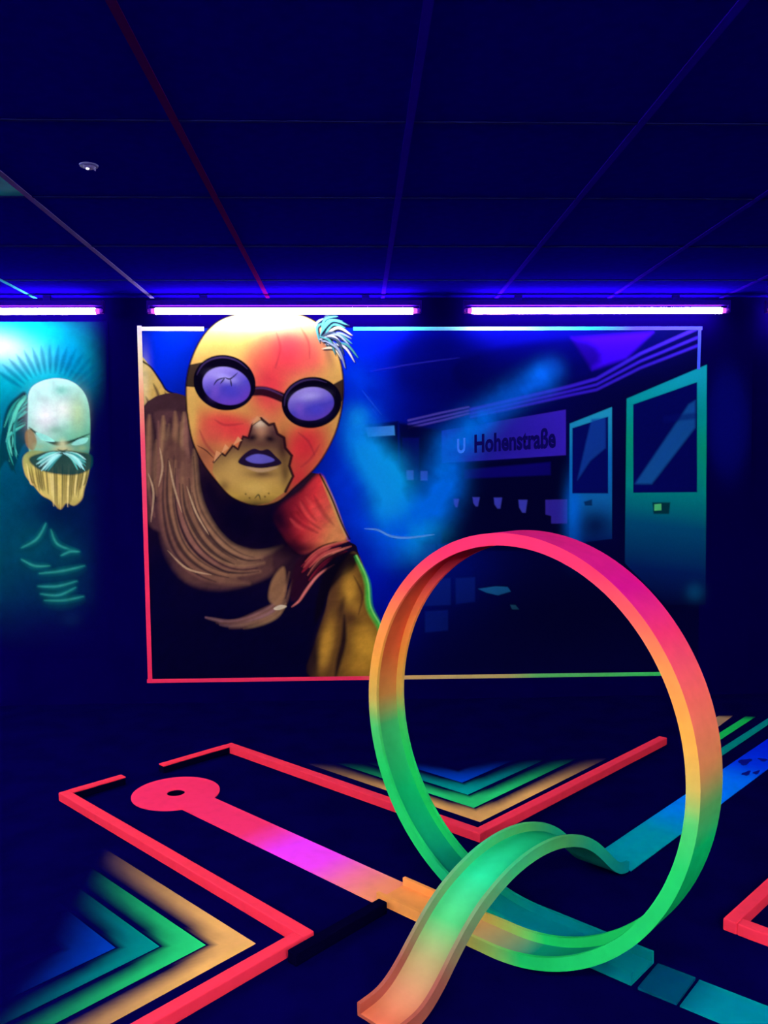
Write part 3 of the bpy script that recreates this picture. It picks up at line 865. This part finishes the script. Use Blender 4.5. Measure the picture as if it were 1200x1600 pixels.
# ------------------------------------------------------------------ tracks
ANG = -0.774
E1 = np.array([math.cos(ANG), math.sin(ANG), 0.0])
E2 = np.array([-E1[1], E1[0], 0.0])
P0 = np.array([0.451, 2.306, 0.0])
EZ = np.array([0, 0, 1.0])

def sweep(name, centre, side, inward, rect, colfn, parent, ends=True):
    """sweep a rectangle (a0,a1 sideways; h0,h1 along the inward normal) along a path; every face strip has its own edge"""
    a0, a1, h0, h1 = rect
    n = len(centre)
    quads = [((a0, h0), (a1, h0), 'out'), ((a1, h0), (a1, h1), 'far'), ((a1, h1), (a0, h1), 'in'), ((a0, h1), (a0, h0), 'near')]
    vs, fs, cs = [], [], []
    L = np.array(parent.location)
    for (p, q, tagname) in quads:
        b = len(vs)
        for i in range(n):
            for (a, h) in (p, q):
                w = centre[i] + side[i] * a + inward[i] * h
                vs.append(w - L)
                cs.append(colfn(i, w, tagname))
        for i in range(n - 1):
            fs.append((b + 2 * i, b + 2 * i + 1, b + 2 * i + 3, b + 2 * i + 2))
    if ends:
        for i in (0, n - 1):
            b = len(vs)
            for (a, h) in ((a0, h0), (a1, h0), (a1, h1), (a0, h1)):
                w = centre[i] + side[i] * a + inward[i] * h
                vs.append(w - L); cs.append(colfn(i, w, 'near'))
            fs.append((b, b + 1, b + 2, b + 3))
    o = coloured(name, vs, fs, np.array(cs), M_col, parent)
    bm = bmesh.new(); bm.from_mesh(o.data)
    bmesh.ops.recalc_face_normals(bm, faces=bm.faces)
    bm.to_mesh(o.data); bm.free()
    return o

RR, RZ, OFF, WD, TH = 0.553, 0.579, 0.136, 0.134, 0.034
loop = tag(empty('loop_track', tuple(P0)), 'tall standing ring of the ball track, red at the top and green below', 'ball track')
path, sides, inw, par = [], [], [], []
def add(e, z, lat, inn, t):
    path.append(P0 + E1 * e + E2 * lat + EZ * z); sides.append(E2); inw.append(inn); par.append(t)
for e in np.linspace(-.43, -.01, 22):
    add(e, .002, -OFF / 2, EZ, e / RR)
for th in np.linspace(0, 2 * math.pi, 150):
    inn = -E1 * math.sin(th) * 1.0 + EZ * math.cos(th)
    add(RR * math.sin(th), .002 + RZ * (1 - math.cos(th)), OFF * (th / (2 * math.pi) - .5), inn, th)
for e in np.linspace(.01, .34, 16):
    add(e, .002, OFF / 2, EZ, 2 * math.pi + e / RR)
path, sides, inw = np.array(path), np.array(sides), np.array(inw)
RIM = [(0, (28, 208, 96)), (.40, (36, 212, 96)), (.52, (78, 205, 100)), (.60, (205, 182, 80)), (.72, (240, 168, 64)), (.86, (252, 146, 72)), (.98, (255, 92, 84)), (1.08, (255, 56, 96)), (1.2, (255, 48, 108))]
OUT = [(0, (14, 190, 90)), (.46, (10, 196, 96)), (.56, (90, 160, 80)), (.64, (205, 132, 72)), (.80, (236, 100, 84)), (.94, (235, 52, 100)), (1.04, (214, 20, 130)), (1.2, (235, 40, 120))]  # magenta top and darker tones: tube light put into the outer face colour
INN = [(0, (10, 150, 110)), (.30, (16, 190, 100)), (.50, (60, 190, 100)), (.60, (205, 140, 64)), (.75, (226, 104, 52)), (.92, (226, 90, 52)), (1.06, (216, 24, 60)), (1.2, (220, 20, 70))]  # darker than the rim: inner shade put into the colour
def loop_col(i, w, face):
    t = par[i]
    z = w[2]
    c = ramp(z, OUT if face == 'out' else INN if face in ('in_bed',) else RIM)
    if t < .35:
        k_ = np.clip((.15 - t) / .55, 0, 1)
        c = c * (1 - k_) + lin((250, 168, 74)) * k_
        k_ = np.clip((-.45 - t) / .3, 0, 1)
        c = c * (1 - k_) + lin((252, 160, 78)) * k_
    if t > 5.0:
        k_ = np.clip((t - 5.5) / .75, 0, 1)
        c = c * (1 - k_) + lin((0, 128, 126)) * k_  # exit teal darkened: the ring's shade put into the colour
    return c
def bed_col(i, w, face):
    return loop_col(i, w, 'in_bed' if face == 'in' else face)
WT, BT = .011, .009
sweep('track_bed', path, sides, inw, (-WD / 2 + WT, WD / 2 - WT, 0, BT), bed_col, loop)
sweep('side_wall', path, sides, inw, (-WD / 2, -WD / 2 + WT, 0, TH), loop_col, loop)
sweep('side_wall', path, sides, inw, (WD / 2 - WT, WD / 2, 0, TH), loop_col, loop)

# hump bridge passing through the ring
D2 = np.array([0.7116, 0.7026, 0.0]); N2 = np.array([-0.7026, 0.7116, 0.0])
LAT2 = 1.346
hump = tag(empty('hump_bridge', tuple(D2 * 1.965 + N2 * LAT2)), 'arched ball ramp passing through the ring, orange at its near foot', 'ball track')
ss = np.linspace(1.385, 2.50, 110)
dist = np.abs(ss - 1.965)
zt = np.interp(dist, [0, .06, .12, .186, .25, .304, .36, .41, .45, .484, .52, .6], [.239, .236, .227, .209, .184, .152, .108, .063, .033, .015, .006, .002])
ker = np.hanning(9); ker /= ker.sum()
zt = np.convolve(np.pad(zt, 4, mode='edge'), ker, 'valid')
hp = np.array([D2 * s + N2 * LAT2 + EZ * z for s, z in zip(ss, zt)])
tan = np.gradient(hp, axis=0); tan /= np.linalg.norm(tan, axis=1)[:, None]
hn = np.array([np.cross(t, N2) for t in tan]); hn *= np.sign(hn[:, 2])[:, None]
hs = np.array([N2] * len(hp))
HUMP_IN = [(1.40, (222, 116, 74)), (1.50, (208, 142, 94)), (1.58, (168, 164, 98)), (1.66, (80, 205, 110)), (1.80, (40, 226, 140)), (1.95, (30, 205, 120)), (2.15, (24, 190, 110)), (2.32, (6, 160, 140)), (2.5, (0, 150, 148))]
HUMP_WALL = [(1.40, (172, 84, 62)), (1.55, (152, 88, 70)), (1.66, (120, 150, 96)), (1.85, (60, 195, 115)), (2.1, (84, 196, 104)), (2.25, (30, 176, 120)), (2.5, (0, 146, 140))]
def hb(i, w, face):
    return ramp(ss[i], HUMP_IN if face == 'in' else HUMP_WALL)
def hw(i, w, face):
    return ramp(ss[i], HUMP_WALL)
W2 = .142
sweep('track_bed', hp, hs, hn, (-W2 / 2 + WT, W2 / 2 - WT, 0, BT), hb, hump)
sweep('side_wall', hp, hs, hn, (-W2 / 2, -W2 / 2 + WT, 0, TH), hw, hump)
sweep('side_wall', hp, hs, hn, (W2 / 2 - WT, W2 / 2, 0, TH), hw, hump)

# ------------------------------------------------------------------ flat lane strips
def strip(name, a, b, wd, stops, label, z0=.0004, z1=.004, n=40):
    a, b = np.array([*a, 0.0]), np.array([*b, 0.0])
    d = (b - a); Ln = np.linalg.norm(d); d /= Ln
    s = np.array([-d[1], d[0], 0])
    root_loc = (a + b) / 2
    vs, cs, fs = [], [], []
    t = np.linspace(0, 1, n)
    cc = ramp(t, stops)
    for i in range(n):
        p = a + d * Ln * t[i] - root_loc
        vs += [p - s * wd / 2 + EZ * z0, p - s * wd / 2 + EZ * z1, p + s * wd / 2 + EZ * z1, p + s * wd / 2 + EZ * z0]
        cs += [cc[i]] * 4
    for i in range(n - 1):
        k_ = 4 * i
        fs += [(k_ + 1, k_ + 5, k_ + 6, k_ + 2), (k_, k_ + 4, k_ + 5, k_ + 1), (k_ + 2, k_ + 6, k_ + 7, k_ + 3)]
    fs += [(0, 1, 2, 3), (4 * n - 1, 4 * n - 2, 4 * n - 3, 4 * n - 4)]
    o = coloured(name, vs, fs, np.array(cs), M_col)
    o.location = tuple(root_loc)
    return tag(o, label, 'lane strip')

def lp(e, lat):
    q = P0 + E1 * e + E2 * lat
    return (q[0], q[1])
# keyhole shaped strip running to the hole
def keyhole():
    RD = .178
    a = np.array(CUP); b = np.array(lp(-.425, -.064))
    d = b - a; Ln = np.linalg.norm(d); d /= Ln
    s = np.array([-d[1], d[0]])
    wd, n = .152, 60
    h = math.asin(wd / 2 / RD)
    vs, cs, fs = [], [], []
    z = .0042
    PINK = [(0, (255, 52, 96)), (.42, (255, 54, 104)), (.50, (255, 62, 160)), (.60, (255, 66, 250)), (.74, (255, 72, 235)), (.85, (255, 120, 150)), (.95, (255, 150, 104)), (1.2, (255, 156, 98))]
    m = 64
    for k_ in range(m + 1):                                        # disc with the cup hole
        t = h + (2 * math.pi - 2 * h) * k_ / m
        for r_ in (CUP_R, RD):
            p = d * math.cos(t) * r_ + s * math.sin(t) * r_
            vs.append((p[0], p[1], z)); cs.append(ramp(max(0.0, p @ d) / Ln, PINK))
    for k_ in range(m):
        fs.append((2 * k_, 2 * k_ + 2, 2 * k_ + 3, 2 * k_ + 1))
    # wedge towards the strip
    w0 = len(vs)
    mm = 8
    for k_ in range(mm + 1):
        t = -h + 2 * h * k_ / mm
        p = d * math.cos(t) * CUP_R + s * math.sin(t) * CUP_R
        q = d * RD * math.cos(h) + s * (RD * math.sin(h) * (2 * k_ / mm - 1))
        for e in (p, q):
            vs.append((e[0], e[1], z)); cs.append(ramp(max(0.0, e @ d) / Ln, PINK))
    for k_ in range(mm):
        fs.append((w0 + 2 * k_, w0 + 2 * k_ + 2, w0 + 2 * k_ + 3, w0 + 2 * k_ + 1))
    b0 = len(vs)
    for t in np.linspace(RD * math.cos(h), Ln, n):
        for sg in (-1, 1):
            p = d * t + s * sg * wd / 2
            vs.append((p[0], p[1], z)); cs.append(ramp(t / Ln, PINK))
    for k_ in range(n - 1):
        fs.append((b0 + 2 * k_, b0 + 2 * k_ + 2, b0 + 2 * k_ + 3, b0 + 2 * k_ + 1))
    root = tag(empty('hole_lane', (CUP[0], CUP[1], 0)), 'keyhole shaped red and magenta lane strip with the ball hole', 'lane strip')
    o = coloured('keyhole_strip', vs, fs, np.array(cs), M_col, root)
    bm = bmesh.new(); bm.from_mesh(o.data)
    bmesh.ops.recalc_face_normals(bm, faces=bm.faces)
    if sum(f.normal.z for f in bm.faces) < 0:
        bmesh.ops.reverse_faces(bm, faces=bm.faces)
    bm.to_mesh(o.data); bm.free()
    md = o.modifiers.new('thickness', 'SOLIDIFY'); md.thickness = .0038; md.offset = -1
    bm = bmesh.new()
    n_ = 32
    rings = []
    for zz, r_ in ((.0004, CUP_R), (-.06, CUP_R)):
        rings.append([bm.verts.new((r_ * math.cos(2 * math.pi * i / n_), r_ * math.sin(2 * math.pi * i / n_), zz)) for i in range(n_)])
    for i in range(n_):
        bm.faces.new((rings[0][i], rings[0][(i + 1) % n_], rings[1][(i + 1) % n_], rings[1][i]))
    bm.faces.new(rings[1])
    from_bm('cup', bm, M_black, root)
keyhole()
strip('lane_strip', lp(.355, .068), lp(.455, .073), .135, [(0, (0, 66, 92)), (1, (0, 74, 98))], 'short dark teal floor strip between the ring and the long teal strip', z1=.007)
strip('lane_strip', lp(.464, .074), lp(1.5, .115), .137, [(0, (0, 104, 118)), (.06, (0, 140, 146)), (1, (0, 150, 150))], 'teal floor strip leaving towards the lower right picture corner')
q0, q1 = D2 * 2.515 + N2 * LAT2, D2 * 4.6 + N2 * LAT2
blue = strip('lane_strip', q0[:2], q1[:2], .143, [(0, (0, 160, 158)), (.16, (0, 165, 168)), (.27, (0, 150, 235)), (.36, (0, 140, 255)), (.5, (0, 128, 255)), (.60, (0, 60, 235)), (.8, (0, 30, 220)), (1, (0, 30, 220))], 'teal to blue floor strip running back right from the arched ramp')
q0, q1 = D2 * .6 + N2 * LAT2, D2 * 1.30 + N2 * LAT2
strip('lane_strip', q0[:2], q1[:2], .143, [(0, (250, 120, 80)), (1, (246, 150, 104))], 'orange floor strip in front of the arched ramp')
M_spot = paint('worn_dark_blue', (0, 10, 130), .7, .05, .1)
for (s_, l_, a_, b_) in ((3.66, 1.322, .036, .013), (3.70, 1.294, .03, .010), (3.80, 1.38, .05, .022), (3.56, 1.408, .012, .006), (3.88, 1.33, .02, .02)):
    bm = bmesh.new()
    n_ = 14
    vv = []
    for i in range(n_):
        t = 2 * math.pi * i / n_
        r_ = 1 + .25 * math.sin(3 * t + s_ * 9)
        p = D2 * (s_ + a_ * r_ * math.cos(t)) + N2 * (l_ + b_ * r_ * math.sin(t)) - np.array(blue.location)
        vv.append(bm.verts.new((p[0], p[1], .0046)))
    bm.faces.new(vv)
    from_bm('worn_spot', bm, M_spot, blue)

# ------------------------------------------------------------------ red lane borders
RH, RW = .035, .040
def border_run(label, runs, mat=M_red, name='lane_border', part='border_board', h=RH, w=RW):
    """boards between corner points; each board is a part"""
    base = np.array([*runs[0][0], 0.0])
    root = tag(empty(name, tuple(base)), label, 'lane border')
    for a, b, ea, eb, *cap in runs:
        a, b = np.array(a, float), np.array(b, float)
        d = b - a; L = np.linalg.norm(d); ang = math.atan2(d[1], d[0])
        bm = box_bm(-ea, L + eb, -w / 2, w / 2, 0, h - (.005 if cap else 0), .004)
        bmesh.ops.rotate(bm, cent=(0, 0, 0), matrix=Matrix.Rotation(ang, 3, 'Z'), verts=bm.verts)
        bmesh.ops.translate(bm, vec=(a[0] - base[0], a[1] - base[1], 0), verts=bm.verts)
        o = from_bm(part, bm, M_black if cap else mat, root)
        if cap:                                                    # only the top edge is painted red
            bm = box_bm(-ea, L + eb, -w / 2, w / 2, h - .005, h, .001)
            bmesh.ops.rotate(bm, cent=(0, 0, 0), matrix=Matrix.Rotation(ang, 3, 'Z'), verts=bm.verts)
            bmesh.ops.translate(bm, vec=(a[0] - base[0], a[1] - base[1], 0), verts=bm.verts)
            from_bm('painted_top', bm, mat, o)
    return root
hwid = RW / 2
cA, cB, cE = (-1.190, 3.366), (-.160, 2.306), (-.607, 3.921)
u_ = np.array(cE) - np.array(cA); u_ /= np.linalg.norm(u_)
g0 = np.array(cA) + u_ * .255; g1 = np.array(cA) + u_ * .435
border_run('red border boards left of the hole, turning a corner toward the lower picture edge',
           [(cA, cB, hwid, hwid), (cB, (-.86, 1.572), -hwid, 0), (cA, tuple(g0), -hwid, 0, True)])
cT = (.427, 2.934)
border_run('red border boards behind the hole, bending at the arched ramp toward the back right',
           [(cE, cT, hwid, hwid), (cT, (1.462, 3.922), -hwid, 0), (cE, tuple(g1), -hwid, 0, True)])
cR = (1.073, 2.318)
border_run('red border corner at the right picture edge',
           [(cR, (1.95, 3.135), hwid, 0), (cR, (1.80, 1.565), -hwid, 0)])
bb = border_run('low black end board beside the start of the track', [(lp(-.384, -.52), lp(-.384, -.155), 0, 0)], M_black, 'end_board', 'board', .036, .034)

# ------------------------------------------------------------------ airbrushed floor arrows
FLOORC = lin((3, 1, 54))
def chevrons(apexes, da, db, fade_axis, fade0, fade1, cols, label, innermost):
    """nested chevrons; arms run from each apex along da and db; sharp outer edge, sprayed inner edge"""
    da, db = np.array(da) / np.linalg.norm(da), np.array(db) / np.linalg.norm(db)
    base = np.array(apexes[0])
    root = tag(empty('floor_arrow', (base[0], base[1], 0)), label, 'floor marking')
    fade_axis = np.array(fade_axis)
    bis = (da + db); bis /= np.linalg.norm(bis)
    for k_, ap in enumerate(apexes):
        ap = np.array(ap)
        pitch = np.linalg.norm(np.array(apexes[k_ + 1]) - ap) if k_ + 1 < len(apexes) else innermost
        wd = pitch / math.sqrt(2) * .97            # width measured along the other arm
        n, m = 46, 9
        vs, cs, fs = [], [], []
        for (u, v) in ((da, db), (db, da)):
            # length until the fade line
            L = max(.05, (fade1 - ap @ fade_axis) / (u @ fade_axis))
            b0 = len(vs)
            for i in range(n):
                for j in range(m):
                    w_ = wd * j / (m - 1)
                    s_ = w_ + max(0.0, (L - w_)) * i / (n - 1)
                    p = ap + u * s_ + v * w_
                    q = j / (m - 1)
                    a = 1 - np.clip((q - .30) / .55, 0, 1) ** .9
                    if s_ < wd * 2.2:
                        kk = np.clip((wd * 2.2 - s_) / (wd * 1.6), 0, 1)
                        a = a * (1 - kk) + kk * (1 - np.clip((q - .75) / .25, 0, 1))
                    f = np.clip((fade1 - p @ fade_axis) / (fade1 - fade0), 0, 1)
                    a = a * f ** 1.35 * (1 + .12 * math.sin(p[0] * 137 + p[1] * 71) * (1 - a))
                    vs.append((p[0] - base[0], p[1] - base[1], .0012)); cs.append(np.array(cols[k_]) * a + FLOORC * (1 - a))
            for i in range(n - 1):
                for j in range(m - 1):
                    x = b0 + i * m + j
                    fs.append((x, x + m, x + m + 1, x + 1))
        o = coloured('arrow_stripe', vs, fs, np.array(cs), M_col, root)
        bm = bmesh.new(); bm.from_mesh(o.data)
        for f in bm.faces:
            f.normal_update()
            if f.normal.z < 0: f.normal_flip()
        bm.to_mesh(o.data); bm.free()
    return root
OCH, GRN, TEA, BLU = lin((232, 178, 92)), lin((40, 222, 112)), lin((0, 178, 150)), lin((0, 96, 245))
chevrons([(-.296, 2.307), (-.437, 2.306), (-.566, 2.305), (-.688, 2.304)], (-.700, .714), (-.690, -.724), (-1, 0), .42, .90,
         [OCH, GRN, TEA, BLU], 'nested floor arrow at lower left in ochre, green, teal and blue', .16)
chevrons([(.453, 3.080), (.447, 3.212), (.441, 3.344), (.435, 3.476)], (-.723, .690), (.720, .694), (0, 1), 3.36, 3.74,
         [OCH, GRN, TEA, BLU], 'nested floor arrow seen through the ring in ochre, green, teal and blue', .15)

# stripes at the far right beside the blue strip
root = tag(empty('floor_stripes', (1.75, 3.85, 0)), 'ochre, green and teal floor stripes beside the blue strip at right', 'floor marking')
def fl(u, v, z=0.0):
    d = _fw + _rt * (u - 600) / FPX - _up * (v - 800) / FPX
    t = (z - EYE) / d[2]
    return np.array([d[0] * t, d[1] * t])
for quad, col in (([(1080, 1168), (1080, 1146), (1124, 1118), (1146, 1118)], (176, 140, 96)),
                  ([(1085, 1183), (1085, 1170), (1166, 1119), (1181, 1120)], (24, 205, 84)),
                  ([(1090, 1207), (1090, 1193), (1215, 1113), (1228, 1114)], (0, 150, 126))):
    vs = [np.array([*fl(*p), .0012]) for p in quad]
    a0, a1, b0, b1 = vs[0], vs[1], vs[3], vs[2]
    n = 20
    V_, Cc, F_ = [], [], []
    for i in range(n):
        t = i / (n - 1)
        for p in (a0 * (1 - t) + b0 * t, a1 * (1 - t) + b1 * t):
            a = np.clip((1 - t) / .12, 0, 1)
            V_.append(p - np.array([1.75, 3.85, 0])); Cc.append(lin(col) * a + FLOORC * (1 - a))
    for i in range(n - 1):
        F_.append((2 * i, 2 * i + 2, 2 * i + 3, 2 * i + 1))
    coloured('stripe', V_, F_, np.array(Cc), M_col, root)
